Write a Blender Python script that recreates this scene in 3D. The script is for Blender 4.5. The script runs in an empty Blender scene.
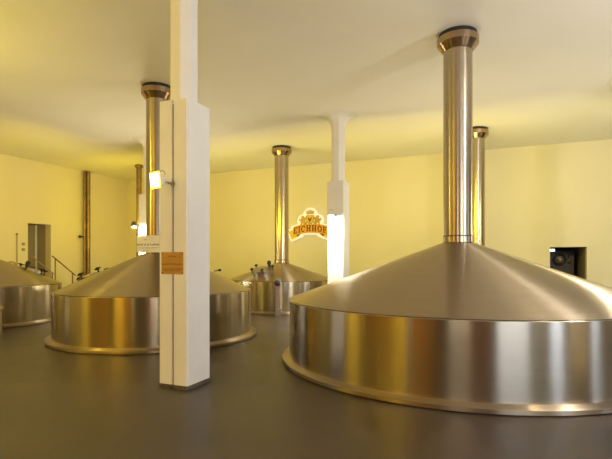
import bpy, bmesh, math, random
from mathutils import Vector, Matrix
random.seed(7)
C = bpy.context.scene.collection
TH = math.radians(22.5)
CT, ST = math.cos(TH), math.sin(TH)
CEIL = 5.3
V_BACK, V_FRONT, U_LEFT, U_RIGHT = 16.65, -6.6, -15.95, 14.5

def W(u, v, h=0.0):                       # building coordinates -> world
    return Vector((CT*u + ST*v, -ST*u + CT*v, h))

# ------------------------------------------------------------------ materials
def mat(name, col, rough=0.5, metal=0.0, spec=0.5, emit=None, estr=0.0):
    m = bpy.data.materials.new(name); m.use_nodes = True
    b = m.node_tree.nodes['Principled BSDF']
    b.inputs['Base Color'].default_value = (*col, 1)
    b.inputs['Roughness'].default_value = rough
    b.inputs['Metallic'].default_value = metal
    b.inputs['Specular IOR Level'].default_value = spec
    if emit:
        b.inputs['Emission Color'].default_value = (*emit, 1)
        b.inputs['Emission Strength'].default_value = estr
    return m

def noise_color(m, c1, c2, scale=3.0, detail=6.0, rough=None, bump=0.0, stretch=None, contrast=(0.3, 0.7)):
    nt = m.node_tree; b = nt.nodes['Principled BSDF']
    tc = nt.nodes.new('ShaderNodeTexCoord'); n = nt.nodes.new('ShaderNodeTexNoise')
    n.inputs['Scale'].default_value = scale; n.inputs['Detail'].default_value = detail
    src = tc.outputs['Object']
    if stretch:
        mp = nt.nodes.new('ShaderNodeMapping'); mp.inputs['Scale'].default_value = stretch
        nt.links.new(src, mp.inputs['Vector']); src = mp.outputs['Vector']
    nt.links.new(src, n.inputs['Vector'])
    r = nt.nodes.new('ShaderNodeValToRGB')
    r.color_ramp.elements[0].position = contrast[0]; r.color_ramp.elements[1].position = contrast[1]
    r.color_ramp.elements[0].color = (*c1, 1); r.color_ramp.elements[1].color = (*c2, 1)
    nt.links.new(n.outputs['Fac'], r.inputs['Fac'])
    nt.links.new(r.outputs['Color'], b.inputs['Base Color'])
    if rough:
        mr = nt.nodes.new('ShaderNodeMapRange')
        mr.inputs['To Min'].default_value, mr.inputs['To Max'].default_value = rough
        nt.links.new(n.outputs['Fac'], mr.inputs['Value']); nt.links.new(mr.outputs['Result'], b.inputs['Roughness'])
    if bump:
        bp = nt.nodes.new('ShaderNodeBump'); bp.inputs['Strength'].default_value = bump
        bp.inputs['Distance'].default_value = 0.02
        nt.links.new(n.outputs['Fac'], bp.inputs['Height']); nt.links.new(bp.outputs['Normal'], b.inputs['Normal'])
    return m

def steel(name, col, rough, aniso, rot=0.25, stretch=(1, 1, 60), var=0.06):
    m = mat(name, col, rough, 1.0)
    nt = m.node_tree; b = nt.nodes['Principled BSDF']
    b.inputs['Anisotropic'].default_value = aniso
    b.inputs['Anisotropic Rotation'].default_value = rot
    t = nt.nodes.new('ShaderNodeTangent'); t.direction_type = 'RADIAL'; t.axis = 'Z'
    nt.links.new(t.outputs['Tangent'], b.inputs['Tangent'])
    c1 = tuple(c*0.95 for c in col); c2 = tuple(min(1, c*1.03) for c in col)
    noise_color(m, c1, c2, 2.0, 4.0, (rough-var*0.5, rough+var), 0.0, stretch)
    return m

M = {}
M['wall'] = noise_color(mat('cream_paint', (.8, .77, .7), .7, 0, .3), (.80, .735, .51), (.825, .76, .54), .7, 3, None, .05)
M['ceil'] = noise_color(mat('ceiling_paint', (.8, .75, .66), .8, 0, .2), (.89, .865, .82), (.91, .89, .85), .8, 4)
M['ochre'] = noise_color(mat('ochre_paint', (.6, .36, .14), .7, 0, .3), (.42, .17, .045), (.5, .21, .06), 1.0, 4)
M['column'] = noise_color(mat('white_column_paint', (.84, .82, .78), .6, 0, .3), (.8, .78, .74), (.85, .83, .79), 2.0, 4)
M['floor'] = noise_color(mat('grey_brown_concrete', (.1, .085, .07), .4, 0, .5), (.026, .019, .0155), (.074, .054, .045), 1.6, 11, (.26, .5), .12)
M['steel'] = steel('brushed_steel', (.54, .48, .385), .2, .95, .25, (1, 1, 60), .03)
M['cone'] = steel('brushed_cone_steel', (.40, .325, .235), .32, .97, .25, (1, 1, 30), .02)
M['pipe'] = steel('pipe_steel', (.46, .39, .295), .24, .92, .25, (1, 1, 3), .03)
M['collar'] = steel('bronzed_collar_steel', (.4, .29, .19), .25, .8, .25, (1, 1, 1), .03)
M['dsteel'] = mat('dull_steel', (.42, .37, .31), .38, 1.0)
M['bronze'] = noise_color(mat('weathered_bronze_pipe', (.3, .2, .11), .45, .8), (.22, .14, .07), (.36, .25, .14), 4, 5)
M['dark'] = mat('black_rubber_and_gap', (.015, .013, .012), .5)
M['skirt'] = noise_color(mat('brown_skirting', (.1, .075, .055), .6), (.08, .06, .045), (.13, .1, .07), 6, 3)
M['slot'] = mat('groove_grey', (.35, .29, .22), .8)
M['cable'] = mat('grey_cable', (.3, .26, .22), .6)
M['paper'] = mat('white_paper', (.85, .84, .8), .6)
M['ink'] = mat('black_ink', (.02, .02, .025), .6)
M['inkgreen'] = mat('grey_green_ink', (.2, .33, .3), .6)
M['plate'] = noise_color(mat('brown_brass_plaque', (.5, .28, .07), .4, .3), (.46, .25, .06), (.56, .33, .09), 5, 3, None, 0, (1, 1, 12))
M['engrave'] = mat('engraved_brown', (.12, .06, .02), .6)
M['cream'] = mat('cream_lamp_housing', (.75, .7, .58), .4)
M['lampglass'] = mat('lit_lamp_glass', (1, .95, .7), .3, 0, .5, (1.0, .9, .42), 14.0)
M['halo'] = mat('yellow_glare_halo', (1, .8, .1), .3, 0, .5, (1.0, .78, .05), 1.6)  # glowing colour stands in for the glare halo around the lamp
M['lampglass2'] = mat('dim_lamp_glass', (1, .95, .7), .3, 0, .5, (1.0, .95, .8), 6.0)
M['s_white'] = mat('sign_white_glow', (.85, .84, .8), .4, 0, .5, (1, .97, .85), .35)  # faint glow in the white stands in for front lighting
M['s_orange'] = noise_color(mat('sign_orange', (.85, .3, .03), .4), (.8, .27, .03), (.9, .42, .05), 2.0, 2, None, 0)
M['s_yellow'] = mat('sign_yellow', (.9, .62, .05), .4)
M['s_gold'] = noise_color(mat('sign_gold', (.6, .38, .06), .4), (.5, .3, .04), (.75, .5, .1), 6, 3)
M['s_red'] = mat('sign_red', (.3, .015, .01), .4)
M['s_brown'] = mat('sign_brown', (.2, .1, .03), .5)
M['doorwood'] = noise_color(mat('grey_brown_door', (.3, .24, .15), .5), (.27, .21, .13), (.33, .26, .17), 3, 4, None, 0, (1, 1, .1))
M['darkdoor'] = noise_color(mat('dark_walnut_door', (.05, .035, .025), .5), (.04, .028, .02), (.06, .042, .03), 4, 4, None, 0, (8, 1, .3))
M['annex'] = mat('annex_shade_colour', (.06, .045, .03), .8)  # darkness of the unlit room put into the wall colour
M['jamb'] = mat('brown_jamb_paint', (.42, .36, .24), .7)
M['machine'] = noise_color(mat('dark_machine_paint', (.04, .032, .025), .5, .3), (.03, .024, .02), (.055, .045, .035), 8, 4)
M['machine2'] = mat('brown_machine_metal', (.22, .15, .09), .45, .7)
M['tube'] = mat('white_tube', (1, 1, .95), .3, 0, .5, (1, .97, .88), 5.0)
M['frame'] = mat('white_window_frame', (.75, .74, .7), .5)
gl = bpy.data.materials.new('window_glass'); gl.use_nodes = True
gb = gl.node_tree.nodes['Principled BSDF']
gb.inputs['Transmission Weight'].default_value = 1.0; gb.inputs['Roughness'].default_value = 0.02
M['glass'] = gl

# ------------------------------------------------------------------ helpers
def link(name, me, m, parent=None):
    o = bpy.data.objects.new(name, me); C.objects.link(o)
    for x in (m if isinstance(m, (list, tuple)) else [m]): me.materials.append(x)
    if parent: o.parent = parent
    return o

def finish(name, bm, m, parent=None, smooth=None):
    bmesh.ops.recalc_face_normals(bm, faces=bm.faces[:])
    me = bpy.data.meshes.new(name); bm.to_mesh(me); bm.free()
    if smooth is not None:
        me.polygons.foreach_set('use_smooth', [True]*len(me.polygons))
        me.set_sharp_from_angle(angle=math.radians(smooth))
    return link(name, me, m, parent)

def box(bm, x0, x1, y0, y1, z0, z1, mx=None):
    vs = [bm.verts.new((x, y, z)) for z in (z0, z1) for y in (y0, y1) for x in (x0, x1)]
    for f in ((0,1,3,2),(4,6,7,5),(0,4,5,1),(2,3,7,6),(0,2,6,4),(1,5,7,3)):
        bm.faces.new([vs[i] for i in f])
    if mx is not None: bmesh.ops.transform(bm, matrix=mx, verts=vs)
    return vs

def lathe(bm, prof, seg=96, mx=None, close_top=False, close_bot=False, off=0.0):
    rings = []
    allv = []
    for r, z in prof:
        ring = [bm.verts.new((r*math.cos(2*math.pi*k/seg+off), r*math.sin(2*math.pi*k/seg+off), z)) for k in range(seg)]
        rings.append(ring); allv += ring
    for a, b in zip(rings, rings[1:]):
        for k in range(seg):
            bm.faces.new((a[k], a[(k+1) % seg], b[(k+1) % seg], b[k]))
    if close_bot: bm.faces.new(rings[0][::-1])
    if close_top: bm.faces.new(rings[-1])
    if mx is not None: bmesh.ops.transform(bm, matrix=mx, verts=allv)
    return allv

def tube(bm, pts, r, seg=10):
    pts = [Vector(p) for p in pts]; rings = []
    for i, p in enumerate(pts):
        d = (pts[min(i+1, len(pts)-1)] - pts[max(i-1, 0)]).normalized()
        a = d.cross(Vector((0, 0, 1)))
        if a.length < 1e-3: a = d.cross(Vector((1, 0, 0)))
        a.normalize(); b = d.cross(a)
        rings.append([bm.verts.new(p + r*(math.cos(2*math.pi*k/seg)*a + math.sin(2*math.pi*k/seg)*b)) for k in range(seg)])
    for a, b in zip(rings, rings[1:]):
        for k in range(seg): bm.faces.new((a[k], a[(k+1) % seg], b[(k+1) % seg], b[k]))
    bm.faces.new(rings[0][::-1]); bm.faces.new(rings[-1])

def prism(bm, poly, y0, y1):              # polygon in x,z extruded along y
    a = [bm.verts.new((x, y0, z)) for x, z in poly]; b = [bm.verts.new((x, y1, z)) for x, z in poly]
    bm.faces.new(a); bm.faces.new(b[::-1])
    n = len(poly)
    for k in range(n): bm.faces.new((a[k], b[k], b[(k+1) % n], a[(k+1) % n]))

def hprism(bm, poly, z0, z1):             # polygon in x,y extruded along z
    a = [bm.verts.new((x, y, z0)) for x, y in poly]; b = [bm.verts.new((x, y, z1)) for x, y in poly]
    bm.faces.new(a[::-1]); bm.faces.new(b)
    n = len(poly)
    for k in range(n): bm.faces.new((a[k], a[(k+1) % n], b[(k+1) % n], b[k]))

def thing(name, label, cat, loc, rz=0.0, group=None):
    o = bpy.data.objects.new(name, None); C.objects.link(o)
    o.location = loc; o.rotation_euler = (0, 0, rz); o.empty_display_size = .2
    o['label'] = label; o['category'] = cat
    if group: o['group'] = group
    return o

def tag(o, label, cat, group=None):
    o['label'] = label; o['category'] = cat
    if group: o['group'] = group
    return o

def struct(name, bm, m, parent=None):
    o = finish(name, bm, m, parent)
    if parent is None:
        o['kind'] = 'structure'; o.rotation_euler = (0, 0, -TH)
    return o

# ------------------------------------------------------------------ the room
T = 0.3
bm = bmesh.new(); box(bm, U_LEFT-1.5, U_RIGHT+T, V_FRONT-T, V_BACK+3, -.2, 0); struct('floor', bm, M['floor'])
bm = bmesh.new(); box(bm, U_LEFT-1.5, U_RIGHT+T, V_FRONT-T, V_BACK+3, CEIL, CEIL+.2); struct('ceiling', bm, M['ceil'])

D2 = (1.556, 2.574, 2.01)                 # opening in the back wall
bm = bmesh.new()
box(bm, U_LEFT-T, D2[0], V_BACK, V_BACK+T, 0, CEIL); box(bm, D2[1], U_RIGHT+T, V_BACK, V_BACK+T, 0, CEIL)
box(bm, D2[0], D2[1], V_BACK, V_BACK+T, D2[2], CEIL); struct('wall_back', bm, M['wall'])
D1 = (11.78, 12.73, 2.96)                 # opening in the left wall
bm = bmesh.new()
box(bm, U_LEFT-T, U_LEFT, V_FRONT-T, D1[0], 0, CEIL); box(bm, U_LEFT-T, U_LEFT, D1[1], V_BACK, 0, CEIL)
box(bm, U_LEFT-T, U_LEFT, D1[0], D1[1], D1[2], CEIL); struct('wall_left', bm, M['wall'])
# left recess lining and its door
bm = bmesh.new()
box(bm, U_LEFT-.85, U_LEFT-T, D1[1], D1[1]+.1, 0, D1[2]+.1); box(bm, U_LEFT-.85, U_LEFT-T, D1[0]-.1, D1[0], 0, D1[2]+.1)
box(bm, U_LEFT-.85, U_LEFT-T, D1[0]-.1, D1[1]+.1, D1[2], D1[2]+.1); struct('wall_recess', bm, M['jamb'])
bm = bmesh.new()
box(bm, U_LEFT-.85, U_LEFT-.76, D1[0], D1[1], 0, D1[2])
d = struct('door_1', bm, M['doorwood'])
bm = bmesh.new(); tube(bm, [(U_LEFT-.7, D1[0]+.12, 1.0), (U_LEFT-.7, D1[0]+.25, 1.0)], .012); tube(bm, [(U_LEFT-.76, D1[0]+.12, 1.0), (U_LEFT-.7, D1[0]+.12, 1.0)], .012)
finish('door_handle', bm, M['dsteel'], d)
bm = bmesh.new(); box(bm, U_LEFT-.76, U_LEFT-.73, D1[1]-.1, D1[1]-.02, 0, D1[2]); finish('door_edge_trim', bm, M['frame'], d)
# annex room behind the back opening
bm = bmesh.new()
box(bm, .3, .4, V_BACK+T, V_BACK+2.6, 0, 2.6); box(bm, .3, D2[1]+.1, V_BACK+2.5, V_BACK+2.6, 0, 2.6)
box(bm, .3, D2[1]+.1, V_BACK+T, V_BACK+2.6, 2.5, 2.6); box(bm, .3, D2[1]+.1, V_BACK+T, V_BACK+2.6, -.1, .002); struct('wall_annex', bm, M['annex'])
bm = bmesh.new(); box(bm, D2[1], D2[1]+.1, V_BACK+T, V_BACK+2.6, 0, 2.5); struct('wall_annex_right', bm, M['jamb'])  # lighter colour than the other annex walls, for the light from the hall

# unseen front wall; its colours and dark doors are put in for tank reflections
bm = bmesh.new(); v0 = U_LEFT-T
FD = [(-8.7, -7.1), (-2.4, 1.3)]
for a, b in FD:
    box(bm, v0, a, V_FRONT-T, V_FRONT, 0, CEIL); v0 = b
    box(bm, a, b, V_FRONT-T, V_FRONT, 3.4, CEIL)
box(bm, v0, 5.2, V_FRONT-T, V_FRONT, 0, CEIL); struct('wall_front', bm, M['ochre'])
for i, (a, b) in enumerate(FD):
    bm = bmesh.new(); mid = (a+b)/2
    for p, q in ((a, mid-.01), (mid+.01, b)):
        box(bm, p, q, V_FRONT-.2, V_FRONT-.1, 0, 3.4)
        box(bm, p+.15, q-.15, V_FRONT-.1, V_FRONT-.08, .3, 1.5); box(bm, p+.15, q-.15, V_FRONT-.1, V_FRONT-.08, 1.7, 3.2)
    struct('door_%d' % (i+2), bm, M['darkdoor'])
bm = bmesh.new(); box(bm, 5.2, 5.5, V_FRONT-T, V_FRONT, 0, CEIL); box(bm, 10.9, U_RIGHT+T, V_FRONT-T, V_FRONT, 0, CEIL)
box(bm, 5.5, 10.9, V_FRONT-T, V_FRONT, 0, .8); box(bm, 5.5, 10.9, V_FRONT-T, V_FRONT, 3.6, CEIL); struct('wall_front_right', bm, M['wall'])
bm = bmesh.new(); y0, y1 = V_FRONT-.2, V_FRONT-.1
for z in (.8, 3.53): box(bm, 5.5, 10.9, y0, y1, z, z+.07)
for k in range(5): x = 5.5+k*5.33/4; box(bm, x, x+.07, y0, y1, .87, 3.53)
wo = struct('window_4', bm, M['frame'])  # unseen window, added for the pale reflection on the big tank
for k in range(4):
    x = 5.57+k*5.33/4; bm = bmesh.new(); box(bm, x, x+5.33/4-.07, y0+.04, y0+.05, .87, 3.53); finish('pane', bm, M['glass'], wo)
bm = bmesh.new()
box(bm, -1.4, .58, V_FRONT-.2, V_FRONT-.1, 0, 3.4); box(bm, .62, 2.6, V_FRONT-.2, V_FRONT-.1, 0, 3.4)
for a in (-1.2, .8): box(bm, a, a+1.6, V_FRONT-.1, V_FRONT-.08, .3, 1.5); box(bm, a, a+1.6, V_FRONT-.1, V_FRONT-.08, 1.7, 3.2)
struct('door_2', bm, M['darkdoor'])
# unseen right wall; windows guessed, set for the daylight and tank reflections
WIN = [(-4.9, -2.7), (1.0, 3.4), (7.0, 10.4)]
WP = (60, 1500, 200)
WZ = (.9, 4.2)
bm = bmesh.new(); v0 = V_FRONT-T
for a, b in WIN:
    box(bm, U_RIGHT, U_RIGHT+T, v0, a, 0, CEIL); v0 = b
    box(bm, U_RIGHT, U_RIGHT+T, a, b, 0, WZ[0]); box(bm, U_RIGHT, U_RIGHT+T, a, b, WZ[1], CEIL)
box(bm, U_RIGHT, U_RIGHT+T, v0, V_BACK, 0, CEIL); struct('wall_right', bm, M['wall'])
for i, (a, b) in enumerate(WIN):
    bm = bmesh.new(); w = .07; u0, u1 = U_RIGHT+.1, U_RIGHT+.2
    box(bm, u0, u1, a, b, WZ[0], WZ[0]+w); box(bm, u0, u1, a, b, WZ[1]-w, WZ[1])
    box(bm, u0, u1, a, a+w, WZ[0]+w, WZ[1]-w); box(bm, u0, u1, b-w, b, WZ[0]+w, WZ[1]-w)
    mid = (a+b)/2; box(bm, u0, u1, mid-w/2, mid+w/2, WZ[0]+w, WZ[1]-w)
    wo = struct('window_%d' % (i+1), bm, M['frame'])
    bm = bmesh.new(); box(bm, u0+.04, u0+.05, a+w, b-w, WZ[0]+w, WZ[1]-w); finish('pane', bm, M['glass'], wo)

# ------------------------------------------------------------------ columns
S = .222
SB = .27
def make_column(u, v, label, groove=False):
    t = thing('column', label, 'column', W(u, v), -TH, 'white square columns carrying the ceiling')
    c, nw, nd = .022, .017, .025
    def outline(e, notch=groove):
        s = S+e; b = SB+e
        p = [(-s+c, -s)]
        if notch: p += [(-nw, -s), (-nw, -s+nd), (nw, -s+nd), (nw, -s)]
        p += [(s-c, -s), (s, -s+c), (s, b-c), (s-c, b), (-s+c, b), (-s, b-c), (-s, -s+c)]
        return p
    bm = bmesh.new(); hprism(bm, outline(0), 0.0, 3.6); sh = finish('shaft', bm, M['column'], t)
    if groove:
        bm = bmesh.new(); box(bm, -nw, nw, -S+nd-.004, -S+nd+.002, .05, 3.55); finish('cable_groove', bm, M['slot'], sh)
    bm = bmesh.new(); hprism(bm, outline(.012), 0, .045); finish('skirting', bm, M['skirt'], t)
    prof = [(.175, 3.6), (.175, 4.88)]
    for k in range(1, 9):
        a = k/8*math.pi/2
        prof.append((.175 + .36*(1-math.cos(a))**1.1, 4.88 + (CEIL-4.88)*math.sin(a)**.9))
    bm = bmesh.new(); lathe(bm, prof, 8, None, True, True, math.pi/8); finish('neck', bm, M['column'], t, 30)
    return t
COLS = [(-3.74, 4.91, 'near white column with plaque and lit floodlight, in front of the left tank'),
        (-3.78, 11.29, 'white column with floodlit front face, right of the arched sign, behind the big tank'),
        (-9.9, 11.29, 'far white column half hidden behind the chimney of the left tank'),
        (-9.9, 4.91, 'white column left of the camera beyond the frame, nearest the left wall'),
        (2.6, 4.91, 'white column right of the big tank, near the camera'),
        (2.62, 11.29, 'white column behind the right end of the big tank'),
        (-3.78, -1.47, 'white column behind the camera on the left')]
for i, cc in enumerate(COLS): make_column(*cc, groove=(i == 0))

# ------------------------------------------------------------------ floodlights
def floodlight(u, v, h, aim, label, glass, body, cable=False, gs=.066):
    """mounted on a column's front face (v), head .2 m out; aim = direction in building coords"""
    t = thing('floodlight', label, 'lamp', W(u, v, h), -TH, 'floodlights on the columns')
    ax = Vector(aim).normalized()
    q = ax.to_track_quat('Z', 'Y').to_matrix().to_4x4()
    hd = Matrix.Translation((-.07 if cable else -.05, -.2, 0)) @ q
    bm = bmesh.new()
    pr = [(.05, -.07), (.075, -.06), (.095, .0), (.105, .045)]
    lathe(bm, pr, 4, hd @ Matrix.Rotation(0, 4, 'Z'), True, True, math.pi/4)
    for k in range(-2, 3): box(bm, -.05, .05, k*.02-.003, k*.02+.003, -.095, -.06, hd)
    hs = finish('housing', bm, body, t)
    bm = bmesh.new(); box(bm, -gs, gs, -gs, gs, .046, .056, hd); finish('lamp_glass', bm, glass, hs)
    if cable:
        bm = bmesh.new(); box(bm, -.1, .1, -.1, .1, .034, .045, hd); finish('halo_rim', bm, M['halo'], hs)  # yellow glare painted as a glowing rim
    bm = bmesh.new()
    tube(bm, [(0, 0, -.02), (0, -.06, -.02), (-.03, -.13, -.01)], .014, 8)
    lathe(bm, [(.035, 0), (.035, .015)], 16, Matrix.Translation((0, 0, -.02)) @ Matrix.Rotation(math.pi/2, 4, 'X'), True, True)
    finish('bracket', bm, M['dsteel'], t)
    bm = bmesh.new(); pts = []
    for k in range(13):
        a = math.pi*k/12
        pts.append((-.06+.055*math.cos(a), -.15, .07+.055*math.sin(a)))
    tube(bm, pts, .005, 6); finish('lead_loop', bm, M['cable'], t)
    if cable:
        bm = bmesh.new(); tube(bm, [(0, -.005, -.04), (0, .012, -.12), (0, .012, -h+.06)], .009, 8); finish('cable', bm, M['cable'], t)
    return t
LH = 2.62
floodlight(-3.74, 4.70, LH-.05, (-.32, -.95, -.12), 'glowing yellow floodlight on the near column with plaque', M['lampglass'], M['cream'], True, .078)
floodlight(-3.78, 11.08, 2.74, (-.05, .12, -1), 'small floodlight pointing down the white column right of the arched sign', M['lampglass2'], M['cream'])
floodlight(-10.08, 11.08, LH+.03, (-.3, .25, -1), 'dark floodlight on the left side of the farthest column, behind the left tank', M['lampglass2'], M['dark'])

# ------------------------------------------------------------------ tanks
def add_manhole(tank, x, y, zc, tilt, r=.31, h=.16, n=5, ang=0.0, lamp=True):
    mx = Matrix.Translation((x, y, zc)) @ Matrix.Rotation(math.atan2(y, x), 4, 'Z') @ Matrix.Rotation(tilt, 4, 'Y')
    bm = bmesh.new(); lathe(bm, [(r, -.12), (r, h-.02), (r+.03, h-.02), (r+.03, h)], 32, mx); mh = finish('manhole', bm, M['dsteel'], tank, 30)
    bm = bmesh.new(); lathe(bm, [(r+.025, h), (r+.025, h+.02), (r-.05, h+.035), (.15, h+.06), (.02, h+.068)], 32, mx, True, True); finish('lid', bm, M['dsteel'], mh, 30)
    for k in range(n):
        a = ang + 2*math.pi*k/n
        m2 = mx @ Matrix.Translation(((r+.02)*math.cos(a), (r+.02)*math.sin(a), h))
        bm = bmesh.new(); lathe(bm, [(.018, -.04), (.018, .06)], 8, m2, True, True); lathe(bm, [(.03, .06), (.05, .075), (.05, .1), (.03, .115)], 10, m2, True, True)
        box(bm, -.075, .075, -.014, .014, .075, .1, m2); finish('clamp', bm, M['dark'], mh, 40)
    if lamp:
        m2 = mx @ Matrix.Translation((-r*.5, r*.55, h+.05))
        bm = bmesh.new(); lathe(bm, [(.035, 0), (.035, .06), (.06, .07), (.06, .15), (.035, .18)], 16, m2, True, True); finish('sight_lamp', bm, M['dark'], mh, 40)
    return mh

def make_tank(loc, R, rim, apex, label, name='brewing_tank', pr=.23, cr=.33, group='domed steel brewing tanks', fl=.115):
    t = thing(name, label, 'tank', (loc[0], loc[1], 0), 0, group)
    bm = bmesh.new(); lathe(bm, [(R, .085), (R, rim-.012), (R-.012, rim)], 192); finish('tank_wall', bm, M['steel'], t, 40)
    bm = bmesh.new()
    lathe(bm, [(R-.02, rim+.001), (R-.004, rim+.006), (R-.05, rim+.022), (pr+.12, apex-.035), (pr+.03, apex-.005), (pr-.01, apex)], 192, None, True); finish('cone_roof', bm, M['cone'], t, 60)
    bm = bmesh.new(); lathe(bm, [(R-.01, .092), (R+.012, .088), (R+fl-.02, .072), (R+fl, .06), (R+fl, .012), (R+fl-.02, .012)], 192); fo = finish('base_flange', bm, M['cone'], t, 40)
    bm = bmesh.new(); lathe(bm, [(R+fl-.03, .0), (R+fl-.03, .02)], 128); finish('floor_gap_shade', bm, M['dark'], fo)  # black ring paints the shade of the gap under the flange
    bm = bmesh.new(); lathe(bm, [(pr, apex-.02), (pr, CEIL-.06)], 64); ch = finish('chimney', bm, M['pipe'], t, 40)
    bm = bmesh.new(); lathe(bm, [(pr+.004, apex+.0), (pr+.012, apex+.006), (pr+.012, apex+.1), (pr+.003, apex+.106)], 64); finish('chimney_ring', bm, M['pipe'], ch, 40)
    bm = bmesh.new(); lathe(bm, [(pr+.005, apex+.106), (pr+.005, apex+.118)], 48); lathe(bm, [(pr+.006, apex-.008), (pr+.014, apex+.002)], 48); finish('ring_seal', bm, M['dark'], ch)
    k = pr/.23
    bm = bmesh.new(); lathe(bm, [(pr, CEIL-.30*k), (pr+.01, CEIL-.295*k), (cr, CEIL-.18*k), (cr, CEIL-.075*k)], 24 if pr > .15 else 16); finish('ceiling_collar', bm, M['collar'], ch, 12)
    bm = bmesh.new(); lathe(bm, [(cr-.01, CEIL-.08*k), (cr-.03, CEIL-.07*k), (cr-.03, CEIL-.001)], 48); finish('collar_gap_shade', bm, M['dark'], ch)  # black ring paints the dark gap between collar and ceiling
    return t

def lever(tank, pts, r, tip, m=None):
    bm = bmesh.new(); tube(bm, pts, r, 8); p = pts[-1]
    lathe(bm, [(tip*.5, -tip*.8), (tip, -tip*.4), (tip, tip*.4), (tip*.5, tip*.8)], 12, Matrix.Translation(p), True, True)
    finish('valve_lever', bm, m or M['dark'], tank, 40)

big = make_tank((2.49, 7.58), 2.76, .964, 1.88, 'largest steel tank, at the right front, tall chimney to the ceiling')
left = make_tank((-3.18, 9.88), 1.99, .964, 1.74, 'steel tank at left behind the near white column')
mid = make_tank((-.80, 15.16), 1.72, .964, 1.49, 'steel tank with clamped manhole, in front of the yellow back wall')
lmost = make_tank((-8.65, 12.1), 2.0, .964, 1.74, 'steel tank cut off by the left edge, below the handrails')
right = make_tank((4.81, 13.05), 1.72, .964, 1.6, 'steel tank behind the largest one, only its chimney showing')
p = W(-12.9, 14.14)
small = make_tank((p.x, p.y), .8, .8, 1.1, 'small far tank with a thin brown chimney, behind the farthest column', 'brewing_tank', .1, .16)
for o in small.children_recursive:
    if o.name.startswith(('chimney', 'ceiling_collar')) and 'ring' not in o.name: o.data.materials[0] = M['bronze']

add_manhole(mid, -.5, -1.06, 1.15, math.radians(17), .31, .17, 5, .5)
bm = bmesh.new(); box(bm, -.05, .05, -1.80, -1.70, .15, 1.0, Matrix.Rotation(math.radians(-1), 4, 'Z')); box(bm, -.07, .07, -1.84, -1.70, .84, 1.08); gp = finish('sight_gauge', bm, M['dsteel'], mid)
bm = bmesh.new(); lathe(bm, [(.075, 0), (.085, .02), (.085, .05), (.06, .065)], 20, Matrix.Translation((-.02, -1.84, .93)) @ Matrix.Rotation(math.pi/2, 4, 'X'), True, True); finish('gauge_dial', bm, M['dark'], gp, 40)
bm = bmesh.new(); box(bm, -.08, .08, -1.9, -1.76, .0, .18); finish('gauge_foot', bm, M['dsteel'], gp)
add_manhole(left, -1.55, .45, 1.13, math.radians(22), .29, .1, 5, .2, False)
lever(left, [(-.75, .9, 1.45), (-.75, .9, 1.62), (-.68, .86, 1.67)], .012, .03)
lever(left, [(1.1, .6, 1.25), (1.1, .6, 1.35), (1.22, .6, 1.37)], .012, .035)
lever(left, [(-.45, .7, 1.5), (-.45, .7, 1.68), (-.56, .66, 1.7)], .02, .045)
add_manhole(lmost, 1.0, .75, 1.19, math.radians(18), .3, .12, 5, .3)
mx = Matrix.Translation((.32, .95, 1.42)) @ Matrix.Rotation(math.radians(75), 4, 'X') @ Matrix.Rotation(.5, 4, 'Y')
bm = bmesh.new()
for k in range(24):
    a0, a1 = 2*math.pi*k/24, 2*math.pi*(k+1)/24
    tube(bm, [mx @ Vector((.13*math.cos(a0), .13*math.sin(a0), 0)), mx @ Vector((.13*math.cos(a1), .13*math.sin(a1), 0))], .025, 6)
tube(bm, [mx @ Vector((-.13, 0, 0)), mx @ Vector((.13, 0, 0))], .015, 6); tube(bm, [mx @ Vector((0, 0, 0)), (.32, .9, 1.2)], .025, 8)
finish('valve_wheel', bm, M['dsteel'], lmost, 50)

# small steel vessel at the left edge
t = thing('collecting_vessel', 'small steel vessel beside the tank at the left edge of the photo', 'vessel', (-7.03, 10.22, 0))
bm = bmesh.new(); lathe(bm, [(.27, 0), (.27, .5)], 48, None, True, True); finish('vessel_wall', bm, M['steel'], t, 40)
bm = bmesh.new(); lathe(bm, [(.285, .5), (.29, .51), (.29, .54), (.26, .555), (.02, .565)], 48, None, True, True); finish('lid', bm, M['cone'], t, 40)

# ------------------------------------------------------------------ pipes and fittings on the left wall
pu, pv = U_LEFT+.2, 14.24
t = thing('wall_pipe', 'brown vertical pipe running from ceiling to floor along the left wall', 'pipe', W(pu, pv), -TH)
bm = bmesh.new(); lathe(bm, [(.085, 0), (.085, CEIL-.02)], 32, Matrix.Translation((.02, .05, 0)), True, True); finish('pipe', bm, M['bronze'], t, 40)
bm = bmesh.new(); lathe(bm, [(.05, 0), (.05, CEIL-.02)], 24, Matrix.Translation((-.02, -.09, 0)), True, True); finish('thin_pipe', bm, M['bronze'], t, 40)
for z in (1.2, 2.56, 4.6):
    bm = bmesh.new(); lathe(bm, [(.092, z-.03), (.098, z-.02), (.098, z+.02), (.092, z+.03)], 32, Matrix.Translation((.02, .05, 0))); box(bm, -.2, 0, .02, .08, z-.02, z+.02); finish('pipe_clamp', bm, M['bronze'], t, 40)
bm = bmesh.new(); tube(bm, [(-.02, -.13, 2.56), (-.02, -.3, 2.56)], .025, 8); lathe(bm, [(.05, -.03), (.06, 0), (.05, .03)], 12, Matrix.Translation((-.02, -.32, 2.56)) @ Matrix.Rotation(math.pi/2, 4, 'X'), True, True); finish('valve', bm, M['dark'], t, 40)

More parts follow.
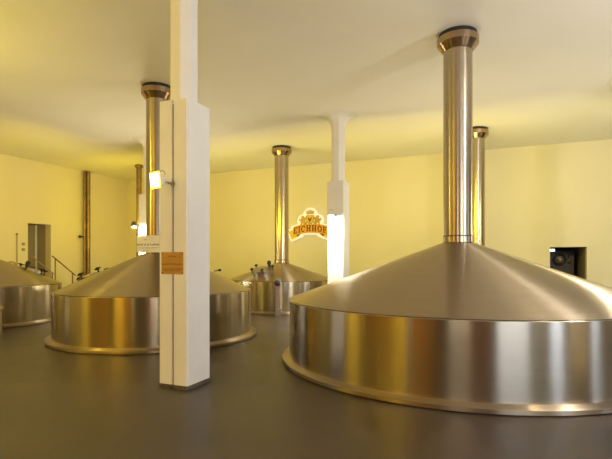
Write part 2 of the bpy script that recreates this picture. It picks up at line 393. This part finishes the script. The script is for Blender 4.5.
for h, lb in ((2.18, 'upper small grey wall switch left of the doorway'), (1.98, 'lower small grey wall switch left of the doorway')):
    t = thing('light_switch', lb, 'switch', W(U_LEFT, 11.6, h), -TH, 'wall switches left of the doorway')
    bm = bmesh.new(); box(bm, 0, .03, -.05, .05, -.05, .05); finish('switch_plate', bm, M['slot'], t)
    bm = bmesh.new(); box(bm, .03, .042, -.025, .025, -.03, .03); finish('rocker', bm, M['dsteel'], t)
bm = bmesh.new(); tube(bm, [(.025, 0, 0), (.025, 0, 2.55)], .014, 8); box(bm, 0, .05, -.03, .03, 2.5, 2.56)
o = finish('conduit', bm, M['slot'], None, 40); o.location = W(U_LEFT, 11.35); o.rotation_euler = (0, 0, -TH); tag(o, 'thin vertical conduit on the left wall, left of the switches', 'conduit')

# access stairs with handrails
t = thing('access_stairs', 'steel access stairs with two sloping handrails, in front of the doorway', 'stairs', W(-15.28, 11.83), -TH)
hw = .53; run = 1.15; Hh = .84
bm = bmesh.new(); box(bm, -hw+.03, hw-.03, -.95, 0, Hh-.05, Hh); finish('landing', bm, M['dsteel'], t)
for k in range(3):
    bm = bmesh.new(); z = Hh*(3-k)/4; y = run*(k+.15)/4
    box(bm, -hw+.03, hw-.03, y, y+.28, z-.035, z); finish('step', bm, M['dsteel'], t)
for s in (-1, 1):
    bm = bmesh.new(); prism(bm, [(0, Hh), (run, .0), (run-.22, 0), (0, Hh-.18)], -.02, .02)
    bmesh.ops.transform(bm, matrix=Matrix.Translation((s*(hw-.02), 0, 0)) @ Matrix.Rotation(math.pi/2, 4, 'Z'), verts=bm.verts[:]); finish('stringer', bm, M['dsteel'], t)
    for y in (-.92, -.05):
        bm = bmesh.new(); box(bm, s*(hw-.02)-.025, s*(hw-.02)+.025, y-.025, y+.025, 0, Hh-.05); finish('leg', bm, M['dsteel'], t)
    for y in (.12, .85):
        zz = Hh*(1-y/run); bm = bmesh.new(); tube(bm, [(s*hw, y, zz-.1), (s*hw, y, 1.743-.735*y)], .022, 8); finish('post', bm, M['bronze'], t)
    bm = bmesh.new(); tube(bm, [(s*hw, 0, 1.743), (s*hw, .98, 1.02)], .024 if s > 0 else .018, 8)
    finish('handrail', bm, M['bronze'] if s > 0 else M['jamb'], t)

# ------------------------------------------------------------------ machinery in the back opening
t = thing('pump_unit', 'dark pump unit with round handwheel inside the back doorway', 'machine', W(2.0, 18.2), -TH)
bm = bmesh.new(); box(bm, -.55, .42, -.1, .5, 0, 1.9); box(bm, -.2, .3, -.18, -.1, .2, 1.4); finish('cabinet', bm, M['machine'], t)
bm = bmesh.new(); cx, cz = -.02, 1.62
for k in range(28):
    a0, a1 = 2*math.pi*k/28, 2*math.pi*(k+1)/28
    tube(bm, [(cx+.17*math.cos(a0), -.25, cz+.17*math.sin(a0)), (cx+.17*math.cos(a1), -.25, cz+.17*math.sin(a1))], .03, 8)
finish('handwheel', bm, M['dark'], t, 50)
bm = bmesh.new(); lathe(bm, [(.13, 0), (.13, .05), (.06, .07), (.05, .13), (.02, .13)], 24, Matrix.Translation((cx, -.18, cz)) @ Matrix.Rotation(math.pi/2, 4, 'X') @ Matrix.Translation((0, 0, -.05)), True, True); finish('hub', bm, M['machine2'], t, 40)
for zz, xx in ((1.0, .2), (1.75, .28)):
    bm = bmesh.new(); tube(bm, [(xx, -.11, zz-.25), (xx, -.2, zz-.2), (xx, -.2, zz), (xx+.08, -.11, zz+.02)], .03, 8); finish('pipe', bm, M['machine2'], t, 40)
bm = bmesh.new(); box(bm, -.1, .12, -.02, .02, -.035, .035)
o = finish('tube_lamp', bm, M['tube']); o.location = W(1.66, 17.6, 1.93); o.rotation_euler = (0, 0, -TH)
tag(o, 'short white lit tube lamp in the top left corner of the back doorway', 'lamp')
bm = bmesh.new(); tube(bm, [(0, 0, .03), (0, 0, .568)], .01, 6); finish('hanger', bm, M['dark'], o)

# ------------------------------------------------------------------ paper notice and plaque on the near column
def strokes(name, m, parent, x0, x1, zc, hgt, y, words, wgt):
    """irregular letter-like marks laid out in words (fractions of the line)"""
    for a, b in words:
        bm = bmesh.new(); xs = x0+(x1-x0)*a
        x = x0+(x1-x0)*a; xe = x0+(x1-x0)*b
        while x < xe:
            w = random.uniform(.45, .8)*hgt; k = random.choice('ltoe')
            up = 1.0 if k in 'lt' else .68
            box(bm, x, x+wgt*hgt, y-.0006, y, zc, zc+hgt*up)
            if k != 'l' and x+w < xe+.3*hgt:
                box(bm, x, x+w*.8, y-.0006, y, zc+hgt*.55*(up if k != 't' else 1), zc+hgt*(.55+.16)*(up if k != 't' else 1))
                if k in 'oe': box(bm, x, x+w*.8, y-.0006, y, zc, zc+hgt*.14)
                if k == 'o': box(bm, x+w*.8-wgt*hgt, x+w*.8, y-.0006, y, zc, zc+hgt*.66)
            x += w+.22*hgt
        box(bm, xs, x-.22*hgt, y-.0002, y, zc+hgt*.28, zc+hgt*.36)
        finish(name, bm, m, parent)
t = thing('paper_notice', 'white landscape paper notice projecting from the left edge of the near column', 'sign', W(-3.95, 4.70, 1.70), -TH)
bm = bmesh.new(); box(bm, -.372, -.002, -.004, .0, 0, .213); finish('sheet', bm, M['paper'], t)
strokes('heading_text', M['ink'], t, -.365, -.01, .085, .026, -.0042, [(0, .27), (.33, .42), (.47, .55), (.61, .99)], .24)
strokes('small_text', M['inkgreen'], t, -.345, -.02, .05, .016, -.0042, [(0, .3), (.34, .6), (.65, .98)], .2)
strokes('small_text', M['inkgreen'], t, -.26, -.16, .02, .01, -.0042, [(0, .4), (.5, .95)], .2)
strokes('letterhead', M['slot'], t, -.26, -.17, .155, .018, -.0042, [(0, .7)], .18)
bm = bmesh.new(); box(bm, -.374, .012, .0, .004, -.002, .215); finish('holder', bm, M['frame'], t)

t = thing('plaque', 'brown metal plaque with four corner screws on the near column', 'plaque', W(-3.748, 4.70, 1.42), -TH)
bm = bmesh.new(); box(bm, -.17, .17, -.014, 0, 0, .28); bmesh.ops.bevel(bm, geom=bm.edges[:], offset=.003, segments=1, affect='EDGES'); finish('plate', bm, M['plate'], t)
EN = M['engrave']
strokes('engraved_text', EN, t, -.06, .05, .215, .022, -.0142, [(0, 1)], .24)
strokes('engraved_text', EN, t, -.16, .15, .12, .024, -.0142, [(0, .4), (.44, .6), (.64, 1)], .26)
strokes('engraved_text', EN, t, -.15, .15, .062, .014, -.0142, [(0, .25), (.3, .6), (.65, 1)], .24)
strokes('engraved_text', EN, t, -.11, .11, .04, .014, -.0142, [(0, .35), (.4, .7), (.75, 1)], .24)
for sx in (-.15, .15):
    for sz in (.022, .258):
        bm = bmesh.new(); lathe(bm, [(.009, 0), (.008, .004), (.002, .006)], 12, Matrix.Translation((sx, -.014, sz)) @ Matrix.Rotation(math.pi/2, 4, 'X'), True); finish('screw', bm, M['engrave'], t)

# ------------------------------------------------------------------ arched brewery sign on the back wall
KX, KY = .0415, .039
def P(x, y): return ((x-310.3)*KX, (226-y)*KY)
t = thing('brewery_sign', 'arched orange EICHHOF sign with gold crest on the yellow back wall', 'sign', W(-6.645, V_BACK-.16, 2.905), -TH)
def arc(x): return .0088*(x-310.3)**2
def band(x0, x1, ya, yb, n=24):
    up = [(x0+(x1-x0)*k/n, ya+arc(x0+(x1-x0)*k/n)) for k in range(n+1)]
    dn = [(x0+(x1-x0)*k/n, yb+arc(x0+(x1-x0)*k/n)) for k in range(n, -1, -1)]
    return [P(*q) for q in up+dn]
def mir(poly): return [(2*310.3-x, y) for x, y in poly][::-1]
def ell(cx, cy, rx, ry, n=28): return [(cx+rx*math.cos(2*math.pi*k/n), cy+ry*math.sin(2*math.pi*k/n)) for k in range(n)]
tail = [(293.8, 229.0), (288.2, 230.6), (289.6, 234.6), (291.6, 239.2), (297.6, 236.6), (297.6, 229.5)]
tail_w = [(293.6, 227.2), (286.6, 229.6), (288.2, 235.0), (290.8, 241.2), (299.3, 237.8), (303, 236.5), (303, 228)]
lion = [(306.6, 224.2), (304.9, 225.6), (303.4, 225.8), (304.0, 224.4), (303.0, 222.9), (301.8, 224.4), (301.2, 225.9), (299.9, 225.8), (300.6, 224.0),
        (300.9, 221.6), (299.6, 220.4), (298.8, 218.6), (299.6, 218.2), (300.6, 219.4), (301.6, 218.9), (301.0, 217.2), (302.0, 215.6), (303.6, 215.6), (304.5, 217.2), (306.6, 217.6), (307.2, 218.8), (305.6, 219.6), (305.9, 221.2), (307.4, 222.4)]
shield = [(306.2, 215.6), (308.2, 215.0), (310.3, 215.5), (312.4, 215.0), (314.4, 215.6), (314.6, 219.0), (313.6, 222.2), (310.3, 225.2), (307.0, 222.2), (306.0, 219.0)]
crown = [(306.9, 214.4), (305.9, 210.9), (307.4, 212.2), (308.5, 210.0), (309.4, 212.0), (310.3, 209.4), (311.2, 212.0), (312.1, 210.0), (313.2, 212.2), (314.7, 210.9), (313.7, 214.4)]
bm = bmesh.new()
prism(bm, band(290.5, 330.1, 222.6, 234.4), -.02, .02)
prism(bm, [P(*q) for q in tail_w], -.018, .018); prism(bm, [P(*q) for q in mir(tail_w)], -.018, .018)
prism(bm, [P(*q) for q in ell(310.3, 217.5, 8.0, 9.6)], -.022, .019)
for cx in (302.6, 318.0): prism(bm, [P(*q) for q in ell(cx, 220.6, 5.4, 6.2)], -.021, .017)
finish('backing', bm, M['s_white'], t)
for mth in (lambda q: q, mir):
    bm = bmesh.new(); prism(bm, [P(*q) for q in mth(tail)], -.03, -.018); finish('ribbon_tail', bm, M['s_yellow'], t)
    bm = bmesh.new(); prism(bm, [P(*q) for q in mth(lion)], -.045, -.02); finish('crest_lion', bm, M['s_gold'], t)
    bm = bmesh.new(); prism(bm, [P(*q) for q in mth([(293.6, 228.2), (297.6, 236.6), (301.0, 233.6), (300.0, 228.0)])], -.034, -.025); finish('ribbon_fold', bm, M['s_brown'], t)
bm = bmesh.new(); prism(bm, band(293.4, 327.2, 223.8, 232.7), -.045, -.02); finish('banner', bm, M['s_orange'], t)
bm = bmesh.new(); prism(bm, [P(*q) for q in shield], -.055, -.02); sh = finish('crest_shield', bm, M['s_gold'], t)
bm = bmesh.new(); prism(bm, [P(*q) for q in [(310.3+(x-310.3)*.68, 219.6+(y-219.6)*.68) for x, y in shield]], -.062, -.05); finish('shield_field', bm, M['s_yellow'], sh)
bm = bmesh.new(); prism(bm, [P(*q) for q in [(308.6, 217.2), (310.3, 219.2), (312, 217.2), (312.4, 218.4), (310.3, 222.8), (308.2, 218.4)]], -.068, -.06); finish('shield_charge', bm, M['s_brown'], sh)
bm = bmesh.new(); prism(bm, [P(*q) for q in crown], -.055, -.02); finish('crest_crown', bm, M['s_gold'], t)
E_ = [(.1,.36,0,1),(0,.95,.82,1),(0,.95,0,.18),(.3,.72,.42,.58),(.78,.95,.66,1),(.78,.95,0,.34)]
F_ = [(.1,.36,0,1),(0,.95,.82,1),(0,.55,0,.16),(.3,.74,.42,.58),(.78,.95,.66,1),(.64,.76,.32,.68)]
I_ = [(.28,.72,0,1),(0,1,.84,1),(0,1,0,.16)]
H_ = [(.1,.36,0,1),(.64,.9,0,1),(0,.46,.85,1),(0,.46,0,.15),(.54,1,.85,1),(.54,1,0,.15),(.3,.7,.42,.58)]
def letter_shapes(ch, g):
    if ch in 'CO':
        n = 20; out = []
        a0, a1 = (.75, 2*math.pi-.75) if ch == 'C' else (0, 2*math.pi)
        for k in range(n):
            p, q = a0+(a1-a0)*k/n, a0+(a1-a0)*(k+1)/n
            o_ = lambda a, e: (.5+(.5+e)*math.cos(a), .5+(.52+e)*math.sin(a))
            i_ = lambda a, e: (.5+(.24-e)*math.cos(a), .5+(.34-e)*math.sin(a))
            out.append([o_(p, g), o_(q, g), i_(q, g), i_(p, g)])
        if ch == 'C': out += [[(.76-g, .62-g), (.95+g, .62-g), (.95+g, .98+g), (.76-g, .98+g)]]
        return out
    return [[(a-g, c-g), (b+g, c-g), (b+g, d_+g), (a-g, d_+g)] for a, b, c, d_ in {'E': E_, 'F': F_, 'I': I_, 'H': H_}[ch]]
wd = {'E': 4.1, 'I': 2.2, 'C': 4.4, 'H': 4.9, 'O': 4.6, 'F': 3.9}
word = 'EICHHOF'; gap = .7; tot = sum(wd[c] for c in word)+gap*6; x = 310.3-tot/2
for ch in word:
    parent = None
    for g, m, ya, yb in ((.09, M['s_yellow'], -.052, -.04), (0, M['s_red'], -.062, -.048)):
        bm = bmesh.new()
        for i, poly in enumerate(letter_shapes(ch, g)):
            pts = []
            for lx, lz in poly:
                px = x+wd[ch]*lx; pts.append(P(px, 231.3-6.2*lz+arc(px)))
            prism(bm, pts, ya-.0004*i, yb)
        o = finish('letter' if parent is None else 'letter_face', bm, m, parent or t); parent = o
    x += wd[ch]+gap
for sx in (-.5, 0, .5):
    bm = bmesh.new(); tube(bm, [(sx, .015, -.02), (sx, .158, -.02)], .02, 8); finish('standoff', bm, M['dark'], t)

# ------------------------------------------------------------------ light
YEL = (1.0, .74, .12); WARM = (1.0, .62, .28); CREAM = (1, .86, .68); DAY = (.74, .82, 1.1)
def point(u, v, h, e, col, r=.12, name='lamp_light'):
    l = bpy.data.lights.new(name, 'POINT'); l.energy = e; l.color = col; l.shadow_soft_size = r
    o = bpy.data.objects.new(name, l); C.objects.link(o); o.location = W(u, v, h); return o
def spot(u, v, h, aim, e, col, size, blend=.5, r=.05):
    l = bpy.data.lights.new('lamp_spot', 'SPOT'); l.energy = e; l.color = col; l.spot_size = math.radians(size); l.spot_blend = blend; l.shadow_soft_size = r
    o = bpy.data.objects.new('lamp_spot', l); C.objects.link(o); o.location = W(u, v, h)
    o.rotation_euler = (W(*aim)).to_track_quat('-Z', 'Y').to_euler(); return o
def area(u, v, h, aim, sx, sy, e, col, name='window_light'):
    l = bpy.data.lights.new(name, 'AREA'); l.shape = 'RECTANGLE'; l.size = sx; l.size_y = sy; l.energy = e; l.color = col
    o = bpy.data.objects.new(name, l); C.objects.link(o); o.location = W(u, v, h)
    o.rotation_euler = (W(*aim)).to_track_quat('-Z', 'Y').to_euler(); return o
LIGHTS = {
 # group: (colour, [(kind, args...)])
 'near_flood': [('spot', (-3.95, 4.40, LH, (-.72, -.62, -.05)), 165, .3, .05)],
 'column_flood': [('spot', (-3.82, 10.74, 2.66, (0, .45, -1)), 168, 1, .06), ('spot', (-10.0, 10.74, 2.6, (0, .45, -1)), 168, 1, .06)],
 'high_fill_back': [('spot', (-4.2, 11.8, 3.3, (0, 1, .02)), 128, .9, .25), ('spot', (-9.5, 11.8, 3.3, (0, 1, .02)), 128, .9, .25), ('spot', (-11.2, 11.0, 3.3, (-1, 0, .02)), 128, .9, .25), ('spot', (-.5, 11.5, 3.3, (0, 1, .02)), 128, .9, .25)],  # added spots without fixtures, brighten the upper walls
 'lamps_left': [('point', (-10.7, 4.6, 2.7), .12)],
 'lamp_right': [('point', (2.6, 10.8, 2.7), .12), ('point', (2.1, 4.4, 2.7), .12)],
 'wall_fill_back': [('area', (-13.4, 12.4, 2.9, (0, 1, .2)), 1.2, .5), ('area', (-9.9, 11.8, 2.9, (0, 1, .2)), 1.2, .5), ('area', (-6.8, 12, 2.9, (0, 1, .2)), 1.2, .5), ('area', (-3.78, 11.8, 2.9, (0, 1, .2)), 1.2, .5), ('area', (-.8, 12, 2.9, (0, 1, .2)), 1.2, .5)],  # added fill without fixtures, brightens the back wall
 'wall_fill_right': [('area', (2.6, 11.8, 2.9, (0, 1, .2)), 1.2, .5), ('area', (6.5, 12, 2.9, (0, 1, .2)), 1.2, .5)],  # added fill for the right part of the back wall
 'wall_fill_left': [('area', (-11.6, 9.4, 2.9, (-1, 0, .2)), 1.2, .5), ('area', (-11.6, 13.4, 2.9, (-1, 0, .2)), 1.2, .5)],  # added fill for the left wall
 'front_fill': [('point', (-6, -4.4, 2.6), 1.2), ('point', (-12.5, -1, 2.6), 1.0)],  # added fill behind the camera for orange tank reflections
 'ceiling_fill_left': [('area', (-7, -3.2, 2.2, (0, 0, 1)), 3, 1.5)],  # added fill behind the camera, brightens the ceiling
 'ceiling_fill_right': [('area', (4.5, -3.2, 2.2, (0, 0, 1)), 3, 1.5), ('area', (9, 4, 2.2, (0, 0, 1)), 2, 2)],  # added ceiling fill, switched off
 'high_fill_right': [('point', (3.9, 5.3, 3.9), .2)],  # added fill out of view, brightens ceiling and right column faces
 'high_fill_left': [('point', (-9.0, 3.6, 3.9), .2)],  # added fill out of view, brightens the ceiling on the left
 'window_front': [('area', (U_RIGHT-.05, -3.8, 2.55, (-1, 0, .35)), 2.2, 3.3)],
 'ceiling_fill_mid': [('area', (-.9, 11.9, .8, (0, 0, 1)), 1.6, 1.6), ('area', (-8.9, 10.5, .8, (0, 0, 1)), 1.1, 1.1)],  # added fill hidden behind the tanks, brightens the ceiling
 'ceiling_fill_front': [('area', (.2, -1.2, 2.2, (0, .75, 1)), 1.5, .6)],  # added fill near the camera, aimed at the ceiling ahead
 'window_fill_far': [('area', (8.2, V_FRONT+.05, 2.2, (0, 1, 0)), 5.2, 2.8)],  # added daylight at the front wall for the pale tank reflection
 'window_mid': [('area', (U_RIGHT-.05, 2.2, 2.55, (-1, 0, .35)), 2.4, 3.3)],
 'window_back': [('area', (U_RIGHT-.05, 8.7, 2.55, (-1, 0, .35)), 3.4, 3.3)],
}
RGB = {'near_flood': (40, 30, 4), 'high_fill_back': (48, 48, 3), 'lamps_left': (0, 0, 0), 'lamp_right': (60, 53, 37), 'wall_fill_back': (28, 21.5, 1),
       'wall_fill_right': (47, 42, 20), 'wall_fill_left': (36, 26, 1), 'front_fill': (165, 108, 6), 'ceiling_fill_left': (500, 385, 38), 'ceiling_fill_right': (0, 0, 0),
       'high_fill_right': (430, 412, 385), 'high_fill_left': (165, 128, 20), 'ceiling_fill_mid': (104, 90, 54), 'ceiling_fill_front': (85, 72, 54), 'window_front': (140, 164, 215), 'window_mid': (90, 105, 140),
       'window_back': (20, 23, 31), 'window_fill_far': (190, 200, 225), 'column_flood': (460, 430, 360)}
for g, items in LIGHTS.items():
    e = max(RGB[g])
    if e <= 0: continue
    col = tuple(c/e for c in RGB[g])
    for it in items:
        k, a = it[0], it[1]
        if k == 'spot': o = spot(*a, e, col, *it[2:])
        elif k == 'point': o = point(*a, e, col, it[2])
        else: o = area(*a, it[2], it[3], e, col, 'window_light' if g.startswith('window') else 'area_light')
        o.name = g+'_light'; o.data.name = g+'_light'

w = bpy.data.worlds.new('sky'); bpy.context.scene.world = w; w.use_nodes = True
bg = w.node_tree.nodes['Background']; bg.inputs['Color'].default_value = (.8, .88, 1, 1); bg.inputs['Strength'].default_value = 2.0

# ------------------------------------------------------------------ camera
cam = bpy.data.cameras.new('camera'); co = bpy.data.objects.new('camera', cam); C.objects.link(co)
co.location = (0, 0, 1.6); co.rotation_euler = (math.pi/2, 0, 0)
cam.sensor_width = 36; cam.lens = 462/612*36; cam.shift_y = 30.5/612; cam.clip_start = .05
bpy.context.scene.camera = co
sc = bpy.context.scene
sc.view_settings.view_transform = 'Standard'; sc.view_settings.look = 'None'; sc.view_settings.exposure = 0.0
